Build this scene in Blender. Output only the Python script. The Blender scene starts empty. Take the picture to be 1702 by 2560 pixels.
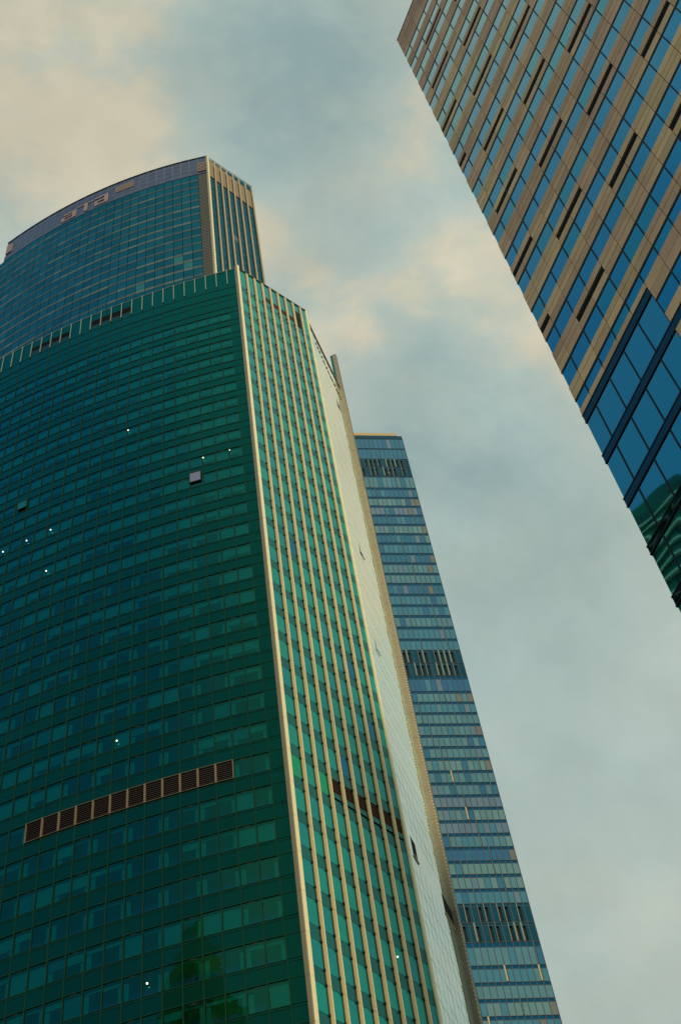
import bpy, math, random
from mathutils import Matrix, Vector
random.seed(7)
R = math.radians
scene = bpy.context.scene
col = scene.collection

# ------------------------------------------------------------------ camera
# axes of the camera written in world space (x right, y ahead, z up)
CAMZ = 1.7
cx_ = Vector((0.98309759, 0.15826948, -0.092032))
cy_ = Vector((0.18308227, -0.84986026, 0.49418461))
cz_ = Vector((0.0, -0.50268113, -0.86447191))
cam_d = bpy.data.cameras.new("camera")
cam = bpy.data.objects.new("camera", cam_d)
col.objects.link(cam)
cam.matrix_world = Matrix(((cx_.x, cy_.x, cz_.x, 0), (cx_.y, cy_.y, cz_.y, 0), (cx_.z, cy_.z, cz_.z, CAMZ), (0, 0, 0, 1)))
cam_d.sensor_fit = 'VERTICAL'
cam_d.sensor_height = 36
cam_d.lens = 4123.6 / 2560 * 36
cam_d.clip_start = 0.5
cam_d.clip_end = 8000
scene.camera = cam

# ------------------------------------------------------------------ sun, sky, exposure
SUN_AZ, SUN_EL = 163.0, 30.0
sd = bpy.data.lights.new("sun", 'SUN')
sd.energy = 2.4
sd.angle = R(10)
sd.color = (1.0, 0.83, 0.52)
sun = bpy.data.objects.new("sun", sd)
col.objects.link(sun)
sv = Vector((math.sin(R(SUN_AZ)) * math.cos(R(SUN_EL)), math.cos(R(SUN_AZ)) * math.cos(R(SUN_EL)), math.sin(R(SUN_EL))))
sun.rotation_euler = sv.to_track_quat('Z', 'Y').to_euler()

W = bpy.data.worlds.new("World")
scene.world = W
W.use_nodes = True
nt = W.node_tree
nt.nodes.clear()


class NB:
    def __init__(s, nt):
        s.nt = nt

    def n(s, t, **k):
        nd = s.nt.nodes.new(t)
        for a, b in k.items():
            setattr(nd, a, b)
        return nd

    def put(s, sock, v):
        if isinstance(v, bpy.types.NodeSocket):
            s.nt.links.new(v, sock)
        else:
            sock.default_value = v

    def math(s, op, a, b=0.5, c=0.5, clamp=False):
        m = s.n('ShaderNodeMath', operation=op, use_clamp=clamp)
        s.put(m.inputs[0], a)
        s.put(m.inputs[1], b)
        s.put(m.inputs[2], c)
        return m.outputs[0]

    def mixc(s, f, a, b, bt='MIX'):
        m = s.n('ShaderNodeMixRGB', blend_type=bt)
        s.put(m.inputs[0], f)
        s.put(m.inputs[1], a)
        s.put(m.inputs[2], b)
        return m.outputs[0]

    def rng(s, v, a, b, c=0.0, d=1.0):
        m = s.n('ShaderNodeMapRange', interpolation_type='SMOOTHSTEP')
        s.put(m.inputs[0], v)
        s.put(m.inputs[1], a)
        s.put(m.inputs[2], b)
        s.put(m.inputs[3], c)
        s.put(m.inputs[4], d)
        return m.outputs[0]

    def noise(s, vec, scale, detail=4, rough=0.5, dist=0.0, size=(1, 1, 1), rot=(0, 0, 0), loc=(0, 0, 0)):
        mp = s.n('ShaderNodeMapping')
        s.put(mp.inputs['Vector'], vec)
        mp.inputs['Scale'].default_value = size
        mp.inputs['Rotation'].default_value = rot
        mp.inputs['Location'].default_value = loc
        t = s.n('ShaderNodeTexNoise')
        s.put(t.inputs['Vector'], mp.outputs[0])
        t.inputs['Scale'].default_value = scale
        t.inputs['Detail'].default_value = detail
        t.inputs['Roughness'].default_value = rough
        t.inputs['Distortion'].default_value = dist
        return t.outputs['Fac']


b = NB(nt)
tc = b.n('ShaderNodeTexCoord').outputs['Generated']
sky = b.n('ShaderNodeTexSky', sky_type='NISHITA', sun_disc=False)
sky.sun_elevation = R(SUN_EL)
sky.sun_rotation = R(SUN_AZ)
sky.dust_density = 3.0
sky.air_density = 1.3
K = 1 / 0.1      # cloud colours below are written as seen; the background runs at 0.1


def kc(r, g, bb):
    return (r * K, g * K, bb * K, 1)


def blob(cx, cy, cz, tight, amp):
    d = b.n('ShaderNodeVectorMath', operation='DOT_PRODUCT')
    b.put(d.inputs[0], tc)
    v = Vector((cx, cy, cz)).normalized()
    d.inputs[1].default_value = v
    return b.math('MULTIPLY', b.rng(d.outputs['Value'], math.cos(R(tight)), 1.0), amp)


wv = b.n('ShaderNodeTexNoise')          # bends the cloud streaks
wv.inputs['Scale'].default_value = 4.0
wv.inputs['Detail'].default_value = 3
nt.links.new(tc, wv.inputs['Vector'])
wa = b.n('ShaderNodeVectorMath', operation='MULTIPLY_ADD')
nt.links.new(wv.outputs['Color'], wa.inputs[0])
wa.inputs[1].default_value = (0.10, 0.10, 0.10)
nt.links.new(tc, wa.inputs[2])
wtc = wa.outputs[0]
nl = b.noise(wtc, 5.0, 5, 0.55, 0.0, size=(1.0, 1.35, 1.0), rot=(0, 0, R(-35)), loc=(0.3, 0.8, 0.1))
nf = b.noise(wtc, 12, 10, 0.62, 0.0, size=(1.0, 1.5, 1.0), rot=(0, 0, R(-35)), loc=(0.1, 0.3, 0.2))
msk = b.math('ADD', b.math('MULTIPLY', nl, 0.50), b.math('MULTIPLY', nf, 1.16))
SKYB = [  # banks of brighter cloud (+) and thinner places (-)
    (-0.030, 0.350, 0.934, 2.2, 0.24), (-0.005, 0.385, 0.922, 2.0, 0.14), (0.10, 0.30, 0.95, 2.5, 0.08),
    (0.29, 0.57, 0.77, 10, 0.6), (0.227, 0.445, 0.866, 7, 0.5),  # unseen banks added to brighten the reflection in the pale side face
    (-0.137, 0.30, 0.94, 6, 0.24), (-0.10, 0.23, 0.97, 6, 0.20), (-0.13, 0.19, 0.97, 5, 0.05), (-0.04, 0.33, 0.94, 2.8, 0.14),
    (0.020, 0.415, 0.91, 2.0, 0.15), (0.048, 0.400, 0.915, 2.0, 0.19), (0.075, 0.385, 0.92, 2.1, 0.20), (0.105, 0.37, 0.92, 2.0, 0.15),
    (0.118, 0.41, 0.90, 2.6, 0.14), (0.02, 0.37, 0.93, 1.8, 0.12), (0.095, 0.33, 0.935, 2.4, 0.08),
    (0.014, 0.254, 0.967, 5.0, -0.24), (0.00, 0.31, 0.95, 2.6, -0.08), (0.045, 0.345, 0.93, 2.6, -0.12),
    (0.131, 0.740, 0.66, 7, 0.20), (0.10, 0.56, 0.82, 9, -0.20), (0.05, 0.47, 0.88, 4, -0.08),
    (-0.26, 0.06, 0.96, 8, 0.45), (-0.94, 0.1, 0.33, 42, -0.5), (-0.60, 0.0, 0.8, 16, -0.3)]  # unseen bank and gaps added to shape the stone tower's window reflections
for q in SKYB:
    msk = b.math('ADD', msk, blob(*q))
sep = b.n('ShaderNodeSeparateXYZ')
nt.links.new(tc, sep.inputs[0])
low = b.rng(sep.outputs['Z'], 0.90, 0.80)            # thinner, evener veil lower down
flat = b.n('ShaderNodeMix')
b.put(flat.inputs[0], b.math('MULTIPLY', low, 0.72))
b.put(flat.inputs[2], msk)
b.put(flat.inputs[3], b.math('ADD', 0.74, blob(0.131, 0.740, 0.66, 13, 0.10)))
msk = flat.outputs[0]
m1 = b.rng(msk, 0.36, 0.86)
m2 = b.rng(msk, 0.80, 1.24)
ramp_a = b.mixc(m1, kc(0.305, 0.435, 0.43), kc(0.43, 0.525, 0.475))
ramp_b = b.mixc(m2, ramp_a, kc(0.66, 0.61, 0.45))
fine = b.math('ADD', b.math('MULTIPLY', b.noise(wtc, 8.0, 8, 0.6, 0.0, loc=(2, 1, 0)), 0.66), 0.69)
cl = b.mixc(1.0, ramp_b, fine, 'MULTIPLY')
# clear blue sky shows in the west, behind the left edge of the photograph
clear = blob(-0.93, 0.05, 0.36, 56, 3.0)
blue = b.mixc(0.5, sky.outputs[0], kc(0.12, 0.40, 0.52))
skyc = b.mixc(0.10, cl, sky.outputs[0])
skyc = b.mixc(b.math('MULTIPLY', clear, 0.9, clamp=True), skyc, blue)
skyc = b.mixc(b.math('MULTIPLY', blob(-0.50, -0.42, 0.76, 26, 1.5), 0.85, clamp=True), skyc, kc(0.08, 0.26, 0.50))  # unseen deep blue patch added to tint reflections on the curved face
bg = b.n('ShaderNodeBackground')
bg.inputs['Strength'].default_value = 0.1
nt.links.new(skyc, bg.inputs['Color'])
wo = b.n('ShaderNodeOutputWorld')
nt.links.new(bg.outputs[0], wo.inputs['Surface'])

scene.view_settings.view_transform = 'Standard'
scene.view_settings.look = 'None'
scene.view_settings.exposure = 0.0
scene.view_settings.gamma = 1.0
scene.render.engine = 'CYCLES'
scene.cycles.max_bounces = 8
scene.cycles.transparent_max_bounces = 12
scene.cycles.glossy_bounces = 4


# ------------------------------------------------------------------ materials
def new_mat(name):
    m = bpy.data.materials.new(name)
    m.use_nodes = True
    m.node_tree.nodes.clear()
    return m, NB(m.node_tree)


def out(nb, sh):
    o = nb.n('ShaderNodeOutputMaterial')
    nb.nt.links.new(sh, o.inputs['Surface'])


def bump(nb, h, st, dist=1.0):
    bp = nb.n('ShaderNodeBump')
    bp.inputs['Strength'].default_value = st
    bp.inputs['Distance'].default_value = dist
    nb.put(bp.inputs['Height'], h)
    return bp.outputs[0]


def facing(nb, nrm=None):
    lw = nb.n('ShaderNodeLayerWeight')
    lw.inputs['Blend'].default_value = 0.5
    if nrm is not None:
        nb.put(lw.inputs['Normal'], nrm)
    return lw.outputs['Facing']


def glass(name, body, tint=(0.1, 0.3, 0.35), coat=0.15, power=5.0, fres=1.0, wave=0.0, wscale=0.25, rough=0.02,
          see=None, edge=(1, 1, 1), isl=0.0, var=0.12, wdet=2):
    """tinted facade glass: body colour, a coloured mirror coat and a Schlick edge reflection"""
    m, n = new_mat(name)
    pos = n.n('ShaderNodeNewGeometry')
    nrm = None
    if wave:
        h = n.noise(pos.outputs['Position'], wscale, wdet, 0.5, 0.4)
        nrm = bump(n, h, 1.0, wave)
    f = n.math('POWER', facing(n, nrm), power)
    f = n.math('MULTIPLY', f, fres, clamp=True)
    if see:
        base = n.n('ShaderNodeBsdfTransparent')
        base.inputs[0].default_value = (*see, 1)
    else:
        base = n.n('ShaderNodeBsdfDiffuse')
        dirt = n.noise(pos.outputs['Position'], 0.35, 5, 0.65)
        rnd = pos.outputs['Random Per Island']
        v = n.math('ADD', n.math('MULTIPLY', dirt, 2 * var), 1 - var)
        if isl:
            v = n.math('MULTIPLY', v, n.math('ADD', n.math('MULTIPLY', rnd, 2 * isl), 1 - isl))
        cc = n.mixc(1.0, (*body, 1), v, 'MULTIPLY')
        n.put(base.inputs[0], cc)
    g1 = n.n('ShaderNodeBsdfGlossy')
    g1.inputs['Color'].default_value = (*tint, 1)
    g1.inputs['Roughness'].default_value = rough
    g2 = n.n('ShaderNodeBsdfGlossy')
    g2.inputs['Color'].default_value = (*edge, 1)
    g2.inputs['Roughness'].default_value = rough
    if nrm is not None:
        n.put(g1.inputs['Normal'], nrm)
        n.put(g2.inputs['Normal'], nrm)
    a = n.n('ShaderNodeMixShader')
    a.inputs[0].default_value = coat
    n.nt.links.new(base.outputs[0], a.inputs[1])
    n.nt.links.new(g1.outputs[0], a.inputs[2])
    c = n.n('ShaderNodeMixShader')
    n.put(c.inputs[0], f)
    n.nt.links.new(a.outputs[0], c.inputs[1])
    n.nt.links.new(g2.outputs[0], c.inputs[2])
    out(n, c.outputs[0])
    return m


def solid(name, c, rough=0.6, metal=0.0, spec=0.3, var=0.12, scale=0.8, c2=None, isl=0.0, speck=0.0):
    m, n = new_mat(name)
    pos = n.n('ShaderNodeNewGeometry')
    t = n.noise(pos.outputs['Position'], scale, 6, 0.65)
    v = n.math('ADD', n.math('MULTIPLY', t, 2 * var), 1 - var)
    if isl:
        v = n.math('MULTIPLY', v, n.math('ADD', n.math('MULTIPLY', pos.outputs['Random Per Island'], 2 * isl), 1 - isl))
    if speck:
        s = n.noise(pos.outputs['Position'], 9.0, 3, 0.7)
        v = n.math('MULTIPLY', v, n.math('ADD', n.math('MULTIPLY', s, 2 * speck), 1 - speck))
    base = (*c, 1)
    if c2:
        base = n.mixc(n.rng(n.noise(pos.outputs['Position'], scale * 0.23, 4, 0.6), 0.35, 0.7), (*c, 1), (*c2, 1))
    cc = n.mixc(1.0, base, v, 'MULTIPLY')
    p = n.n('ShaderNodeBsdfPrincipled')
    n.put(p.inputs['Base Color'], cc)
    p.inputs['Roughness'].default_value = rough
    p.inputs['Metallic'].default_value = metal
    p.inputs['Specular IOR Level'].default_value = spec
    out(n, p.outputs[0])
    return m


def emit(name, c, st):
    m, n = new_mat(name)
    e = n.n('ShaderNodeEmission')
    e.inputs[0].default_value = (*c, 1)
    e.inputs[1].default_value = st
    out(n, e.outputs[0])
    return m


M = {}
# front green tower
M['a_spandrel'] = glass('green_spandrel_glass', (0.001, 0.023, 0.020), (0.03, 0.46, 0.32), 0.07, 4.5, 0.95, 0.012, 0.6, isl=0.10, edge=(0.04, 0.55, 0.58))
M['a_pane'] = glass('clear_green_glass', None, (0.10, 0.60, 0.32), 0.12, 4.5, 0.85, 0.02, 0.35, see=(0.08, 0.64, 0.68), edge=(0.03, 0.45, 0.62))
M['a_blind'] = solid('window_blind', (0.26, 0.33, 0.30), 0.8, var=0.2, scale=0.3)
M['a_blind2'] = solid('window_blind_dim', (0.16, 0.21, 0.27), 0.8, var=0.2, scale=0.3)
M['a_room'] = solid('dark_room', (0.012, 0.035, 0.30), 0.9, var=0.3)
M['a_line'] = solid('green_grey_mullion', (0.010, 0.044, 0.026), 0.8, spec=0.05, var=0.3, scale=1.5)
M['a_head'] = solid('dark_gasket', (0.004, 0.022, 0.020), 0.6)
M['a_flank'] = glass('flank_vision_glass', (0.012, 0.29, 0.27), (0.05, 0.45, 0.42), 0.14, 5.0, 0.6, 0.02, 0.4, isl=0.12, var=0.2)
M['a_flank2'] = glass('flank_vision_glass_bluer', (0.012, 0.25, 0.27), (0.05, 0.4, 0.45), 0.14, 5.0, 0.6, 0.02, 0.4, isl=0.1, var=0.2)
M['a_flankg'] = glass('flank_vision_glass_bright', (0.01, 0.33, 0.17), (0.05, 0.5, 0.42), 0.12, 5.0, 0.6, 0.02, 0.4)
M['a_flankb'] = glass('flank_vision_glass_blue', (0.004, 0.13, 0.26), (0.05, 0.4, 0.5), 0.12, 5.0, 0.6, 0.02, 0.4)
M['a_flanksp'] = glass('flank_spandrel_glass', (0.016, 0.135, 0.14), (0.04, 0.32, 0.32), 0.10, 5.0, 0.55, 0.01, 0.4, isl=0.08, var=0.2)
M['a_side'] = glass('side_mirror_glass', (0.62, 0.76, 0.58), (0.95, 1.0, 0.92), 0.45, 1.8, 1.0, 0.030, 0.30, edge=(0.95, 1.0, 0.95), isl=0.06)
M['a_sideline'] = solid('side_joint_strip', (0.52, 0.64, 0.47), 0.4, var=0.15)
M['a_fin'] = solid('champagne_aluminium_fin', (0.52, 0.43, 0.22), 0.5, 0.0, 0.3, var=0.14, scale=0.5)
M['a_finedge'] = solid('cream_fin_edge', (0.92, 0.83, 0.52), 0.45, var=0.1, scale=2.0)
M['a_pier'] = solid('grey_beige_pier_panel', (0.27, 0.235, 0.165), 0.6, var=0.12, scale=0.4)
M['a_dark'] = solid('dark_bracket_and_fin_shade', (0.02, 0.018, 0.012), 0.6)
M['a_louv'] = solid('brown_louvre_slat', (0.014, 0.0045, 0.002), 0.6, var=0.3)
M['a_louvback'] = solid('louvre_void', (0.006, 0.003, 0.002), 0.9)
M['a_louv2'] = solid('rust_louvre_slat', (0.10, 0.030, 0.008), 0.6, var=0.2)
M['a_frame'] = solid('pale_louvre_frame', (0.15, 0.115, 0.075), 0.6)
M['a_rail'] = solid('pale_green_rail', (0.16, 0.24, 0.20), 0.4, var=0.2)
M['roof'] = solid('roof_gravel', (0.16, 0.15, 0.13), 0.9)
M['a_void'] = solid('dark_green_void', (0.002, 0.012, 0.006), 0.8)
M['a_sash'] = glass('open_sash_glass', (0.17, 0.19, 0.29), (0.3, 0.35, 0.5), 0.2, 5.0, 0.4)
M['lamp'] = emit('lit_lamp', (1.0, 0.97, 0.72), 2.2)
# rear blue-green tower
M['b_glass'] = glass('rear_blue_glass', (0.006, 0.062, 0.100), (0.03, 0.28, 0.42), 0.12, 5.0, 0.60, 0.02, 0.3, isl=0.22, var=0.22, edge=(0.10, 0.42, 0.60))
M['b_glass2'] = glass('rear_teal_glass', (0.004, 0.11, 0.14), (0.05, 0.35, 0.4), 0.12, 5.0, 0.5, 0.02, 0.3)
M['b_strip'] = solid('rear_spandrel_strip', (0.055, 0.085, 0.085), 0.6, var=0.35, scale=0.12, isl=0.35)
M['b_strip2'] = solid('rear_spandrel_strip_dark', (0.016, 0.055, 0.080), 0.6, var=0.3, isl=0.3)
M['b_mesh'] = solid('corner_metal_mesh', (0.060, 0.066, 0.060), 0.6, var=0.2, scale=1.0)
M['b_crown'] = glass('crown_lavender_glass', (0.045, 0.065, 0.14), (0.25, 0.28, 0.4), 0.15, 5.0, 0.35, 0.02, 0.3, isl=0.12)
M['b_sign'] = solid('salmon_sign_face', (0.25, 0.175, 0.155), 0.6, var=0.15)
M['b_beige'] = solid('crown_beige_panel', (0.30, 0.215, 0.13), 0.55, var=0.12, scale=0.4)
M['b_fin'] = solid('rear_fin', (0.44, 0.37, 0.235), 0.5, var=0.12)
M['b_line'] = solid('rear_mullion', (0.10, 0.13, 0.17), 0.5)
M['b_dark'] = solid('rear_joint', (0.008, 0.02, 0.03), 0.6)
M['b_side'] = glass('rear_flank_glass', (0.006, 0.078, 0.120), (0.05, 0.3, 0.4), 0.12, 5.0, 0.4, 0.02, 0.3, isl=0.15, edge=(0.2, 0.5, 0.6))
M['b_sidesp'] = glass('rear_flank_spandrel', (0.02, 0.055, 0.10), (0.05, 0.25, 0.35), 0.1, 5.0, 0.3, 0.02, 0.3)
# banded blue tower
for i, c in enumerate([(0.012, 0.13, 0.25), (0.04, 0.19, 0.29), (0.08, 0.22, 0.28), (0.12, 0.19, 0.28), (0.012, 0.11, 0.26), (0.12, 0.25, 0.27)]):
    M['c%d' % i] = glass('banded_glass_%s' % 'abcdef'[i], c, (0.25, 0.42, 0.5), 0.22, 5.0, 0.9, 0.03, 0.25, isl=0.10, var=0.15)
M['c_warm'] = glass('banded_glass_warm', (0.19, 0.20, 0.12), (0.4, 0.5, 0.45), 0.15, 5.0, 0.7, 0.03, 0.25, var=0.25)
M['c_warm2'] = glass('banded_glass_rose', (0.15, 0.16, 0.15), (0.4, 0.45, 0.4), 0.15, 5.0, 0.7, 0.03, 0.25, var=0.25)
M['c_span'] = glass('banded_spandrel', (0.003, 0.070, 0.155), (0.05, 0.2, 0.4), 0.10, 5.0, 0.4, 0.01, 0.3, isl=0.08)
M['c_mech'] = glass('banded_plant_glass', (0.006, 0.060, 0.100), (0.1, 0.25, 0.35), 0.10, 5.0, 0.4, 0.01, 0.3, isl=0.15)
M['c_line'] = solid('banded_mullion', (0.005, 0.022, 0.055), 0.5)
M['c_void'] = solid('banded_void', (0.002, 0.006, 0.006), 0.8)
M['c_light'] = solid('pale_fin', (0.13, 0.18, 0.16), 0.5, var=0.2)
M['c_gold'] = solid('gold_fin', (0.45, 0.36, 0.18), 0.5, var=0.2)
M['c_roof'] = solid('cream_parapet', (0.44, 0.33, 0.17), 0.6)
# stone tower
M['d_stone'] = solid('tan_granite', (0.47, 0.305, 0.215), 0.75, var=0.22, scale=0.5, c2=(0.58, 0.42, 0.245), isl=0.16, speck=0.22)
M['d_joint'] = solid('stone_joint', (0.020, 0.012, 0.004), 0.8)
M['d_frame'] = solid('black_window_frame', (0.003, 0.003, 0.004), 0.45, spec=0.1)
M['d_glass'] = glass('deep_blue_glass', (0.001, 0.020, 0.045), (0.001, 0.33, 0.56), 0.85, 8.0, 2.4, 0.008, 0.15)
M['d_glass2'] = glass('deep_teal_glass', (0.001, 0.024, 0.04), (0.001, 0.36, 0.50), 0.85, 8.0, 2.4, 0.008, 0.15)
M['d_lobby'] = glass('lobby_wavy_glass', (0.001, 0.015, 0.030), (0.006, 0.36, 0.52), 0.85, 5.0, 1.0, 0.040, 0.17, wdet=0.6)
M['d_band'] = glass('dark_band_glass', (0.001, 0.012, 0.015), (0.01, 0.07, 0.12), 0.8, 5.0, 0.35, 0.02, 0.3)
M['d_slot'] = solid('dark_grille', (0.003, 0.014, 0.017), 0.5, var=0.3, scale=3)
# neighbours seen only as reflections
M['n_green'] = solid('neighbour_green_glass', (0.015, 0.16, 0.06), 0.3, var=0.5, scale=0.12, c2=(0.01, 0.07, 0.06), isl=0.4)
M['n_white'] = solid('neighbour_white_ledge', (1.0, 0.92, 0.68), 0.6, var=0.03)
M['n_gold'] = solid('neighbour_gold', (1.0, 0.85, 0.25), 0.4, var=0.3)
M['n_bronze'] = solid('neighbour_bronze_glass', (0.22, 0.62, 0.10), 0.3, var=0.5, scale=0.3, isl=0.4)
M['asphalt'] = solid('asphalt', (0.05, 0.05, 0.05), 0.9, var=0.2)
M['paving'] = solid('paving', (0.22, 0.21, 0.19), 0.85, var=0.2)


# ------------------------------------------------------------------ mesh helpers
class MB:
    def __init__(s):
        s.v, s.f, s.mi = [], [], []
        s.mats = []

    def m(s, k):
        if k not in s.mats:
            s.mats.append(k)
        return s.mats.index(k)

    def hexa(s, p, mat):
        """8 corners: 0-3 one ring, 4-7 the opposite ring"""
        o = len(s.v)
        s.v += p
        k = s.m(mat)
        for q in ((3, 2, 1, 0), (4, 5, 6, 7), (0, 1, 5, 4), (1, 2, 6, 5), (2, 3, 7, 6), (3, 0, 4, 7)):
            s.f.append([o + i for i in q])
            s.mi.append(k)

    def poly(s, pts, mat):
        o = len(s.v)
        s.v += pts
        s.f.append(list(range(o, o + len(pts))))
        s.mi.append(s.m(mat))

    def box(s, fr, s0, s1, z0, z1, d0, d1, mat, z0b=None, z1b=None, seg=1):
        """box on a facade frame: s along the wall, z up, d out of the wall (optional other z at the s1 end)"""
        z0b = z0 if z0b is None else z0b
        z1b = z1 if z1b is None else z1b
        for i in range(seg):
            t0, t1 = i / seg, (i + 1) / seg
            a, c = s0 + (s1 - s0) * t0, s0 + (s1 - s0) * t1
            za0, zc0 = z0 + (z0b - z0) * t0, z0 + (z0b - z0) * t1
            za1, zc1 = z1 + (z1b - z1) * t0, z1 + (z1b - z1) * t1
            P = []
            for d in (d0, d1):
                for ss, zz in ((a, za0), (c, zc0), (c, zc1), (a, za1)):
                    x, y = fr(ss, d)
                    P.append((x, y, zz))
            s.hexa(P, mat)

    def prism(s, ring, z0, z1, mat, cap=None):
        n = len(ring)
        o = len(s.v)
        s.v += [(x, y, z0) for x, y in ring] + [(x, y, z1) for x, y in ring]
        k = s.m(mat)
        for i in range(n):
            j = (i + 1) % n
            s.f.append([o + i, o + j, o + n + j, o + n + i])
            s.mi.append(k)
        s.f.append([o + n + i for i in range(n)])
        s.mi.append(s.m(cap or mat))
        s.f.append([o + i for i in reversed(range(n))])
        s.mi.append(k)

    def build(s, name, parent=None, label=None, kind=None, origin=None):
        me = bpy.data.meshes.new(name)
        v = s.v
        me.from_pydata(v, [], s.f)
        for k in s.mats:
            me.materials.append(M[k])
        for p, i in zip(me.polygons, s.mi):
            p.material_index = i
        me.update()
        o = bpy.data.objects.new(name, me)
        col.objects.link(o)
        if parent is not None:
            o.parent = parent
            if parent.parent is None:
                o.matrix_parent_inverse = Matrix.Translation(-Vector(ROOTS.get(parent.name, (0, 0, 0))))
        if label:
            o['label'] = label
        if kind:
            o['kind'] = kind
        return o


ROOTS = {}


def root_of(o):
    while o.parent is not None:
        o = o.parent
    return ROOTS.get(o.name, (0, 0, 0))


def thing(name, label, cat, loc, group=None):
    o = bpy.data.objects.new(name, None)
    col.objects.link(o)
    o.location = loc
    o.empty_display_size = 3
    o['label'] = label
    o['category'] = cat
    if group:
        o['group'] = group
    ROOTS[o.name] = tuple(loc)
    return o


def flat_frame(P, az, side=1):
    """straight wall from P along azimuth az; side=+1: outside is to the right of the walking direction"""
    d = (math.sin(az), math.cos(az))
    n = (d[1] * side, -d[0] * side)
    return lambda s, k=0.0: (P[0] + d[0] * s + n[0] * k, P[1] + d[1] * s + n[1] * k)


def arc_frame(P, C, rad):
    """curved wall: s measured from P along the arc, positive counterclockwise seen from above"""
    a0 = math.atan2(P[1] - C[1], P[0] - C[0])
    return lambda s, k=0.0: (C[0] + (rad + k) * math.cos(a0 + s / rad), C[1] + (rad + k) * math.sin(a0 + s / rad))


def pol(rho, azdeg):
    return (rho * math.sin(R(azdeg)), rho * math.cos(R(azdeg)))


Z0 = CAMZ
SAZ = 0.7054

# ------------------------------------------------------------------ ground
g = MB()
g.poly([(-3000, -3000, 0), (3000, -3000, 0), (3000, 3000, 0), (-3000, 3000, 0)], 'asphalt')
o = g.build('ground')
o['kind'] = 'structure'
g = MB()
g.prism([(-30, 4), (10, 4), (10, 60), (-30, 60)], 0.004, 0.15, 'paving')
o = g.build('pavement')
o['kind'] = 'structure'

# ================================================================== A: front green tower
UA = 80.5
PA = pol(UA, -5.61)
CA_ = (-0.0240513 * UA, 2.55282989 * UA)
RA = 1.5588796777 * UA
curve = arc_frame(PA, CA_, RA)       # s < 0 runs left
flank = flat_frame(PA, SAZ, 1)
GS = 0.1570 * UA
PG = flank(GS)
side = flat_frame(PG, R(14.2), 1)
A = thing('glass_tower', 'dark green curved glass tower in front, cream fins and a pale sliver on its right', 'tower', (PA[0], PA[1], 0))


def zA(v):
    return Z0 + v * UA


BAY = 0.0180 * UA
FIRST = -0.0135 * UA
NB_ = 36
heads = {k: 1.2820 + 0.05 * k for k in range(-10, 25)}
ROOFL = lambda s: zA(2.5565 + 0.04 * s / UA)
SL = -(0.0135 + 0.018 * NB_) * UA

# body: closed volume behind the facade planes
ring = [curve(SL + (0 - SL) * i / 40, -1.0) for i in range(41)]
ring += [flank(GS - 0.8, -0.6), side(0.135 * UA, -0.6), (side(0.135 * UA, -0.6)[0] - 20, side(0.135 * UA)[1] + 30), (curve(SL, 0)[0] + 10, curve(SL, 0)[1] + 60)]
mb = MB()
mb.prism(ring, 0, zA(2.530), 'a_room', 'roof')
mb.build('core', A)

WH = 0.0285 * UA
mw = 0.05
spand = MB()
grid = MB()
wins = []
LV_LO, LV_HI = -0.2655 * UA, -0.0495 * UA
rng = random.Random(3)
levels = sorted(heads)
for k in levels:
    h = zA(heads[k])
    hn = zA(heads[k] + 0.05)
    w0 = h - WH
    # spandrel from this head up to the next window's foot
    top = min(hn - WH, zA(2.540))
    for j in range(NB_):
        s1 = FIRST - j * BAY
        s0 = s1 - BAY
        spand.box(curve, s0 + 0.02, s1 - 0.02, h + 0.03, top - 0.03, -0.25, 0, 'a_spandrel')
    grid.box(curve, SL, 0, h - 0.03, h + 0.03, -0.2, 0.035, 'a_line', seg=24)
    grid.box(curve, SL, FIRST, w0 - 0.03, w0 + 0.03, -0.2, 0.03, 'a_line', seg=24)
    grid.box(curve, SL, 0, w0 - 0.0030 * UA - 0.02, w0 - 0.0030 * UA + 0.02, -0.2, 0.03, 'a_line', seg=24)
    grid.box(curve, SL, FIRST, h - 0.16, h - 0.03, -0.2, -0.03, 'a_head', seg=24)
    spand.box(curve, FIRST, -0.02, w0 + 0.03, h - 0.03, -0.25, 0, 'a_spandrel', seg=2)
    spand.box(curve, FIRST, -0.02, h + 0.03, top - 0.03, -0.25, 0, 'a_spandrel', seg=2)
    if k >= 23:
        for j in range(NB_):
            s1 = FIRST - j * BAY
            spand.box(curve, s1 - BAY + 0.02, s1 - 0.02, w0 - 0.02, h - 0.03, -0.25, 0, 'a_spandrel')
        continue
    for j in range(0, NB_, 2):
        r = rng.random()
        drop = 1.0 if r < 0.14 else rng.choice([0.06, 0.08, 0.14, 0.3, 0.45, 0.6, 0.22, 0.1])
        if k > 8:
            drop = rng.choice([1.0, 0.8, 0.6, 0.5, 0.35, 0.9])
        for q in (0, 1):
            jj = j + q
            s1 = FIRST - jj * BAY
            s0 = s1 - BAY
            if k == 0 and s1 <= LV_HI + 0.3 and s0 >= LV_LO - 0.3:
                continue
            dq = drop if rng.random() < 0.8 else rng.choice([0.15, 0.4, 1.0])
            wins.append((k, jj, s0 + mw, s1 - mw, w0 + 0.03, h - 0.03, dq, q))
# vertical mullions
for j in range(NB_ + 1):
    s = FIRST - j * BAY
    grid.box(curve, s - 0.035, s + 0.035, zA(heads[-10]) - 2, zA(2.496), -0.2, 0.05, 'a_line')
# lower storeys, plain glass
for j in range(0, NB_ + 1):
    s0 = SL + j * BAY
    spand.box(curve, s0 + 0.03, min(s0 + BAY, 0) - 0.03, 0.15, zA(heads[-10]) - WH - 0.05, -0.25, 0, 'a_spandrel')
spand.build('curved_spandrel_glass', A)
grid.build('mullion_grid', A)


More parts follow.
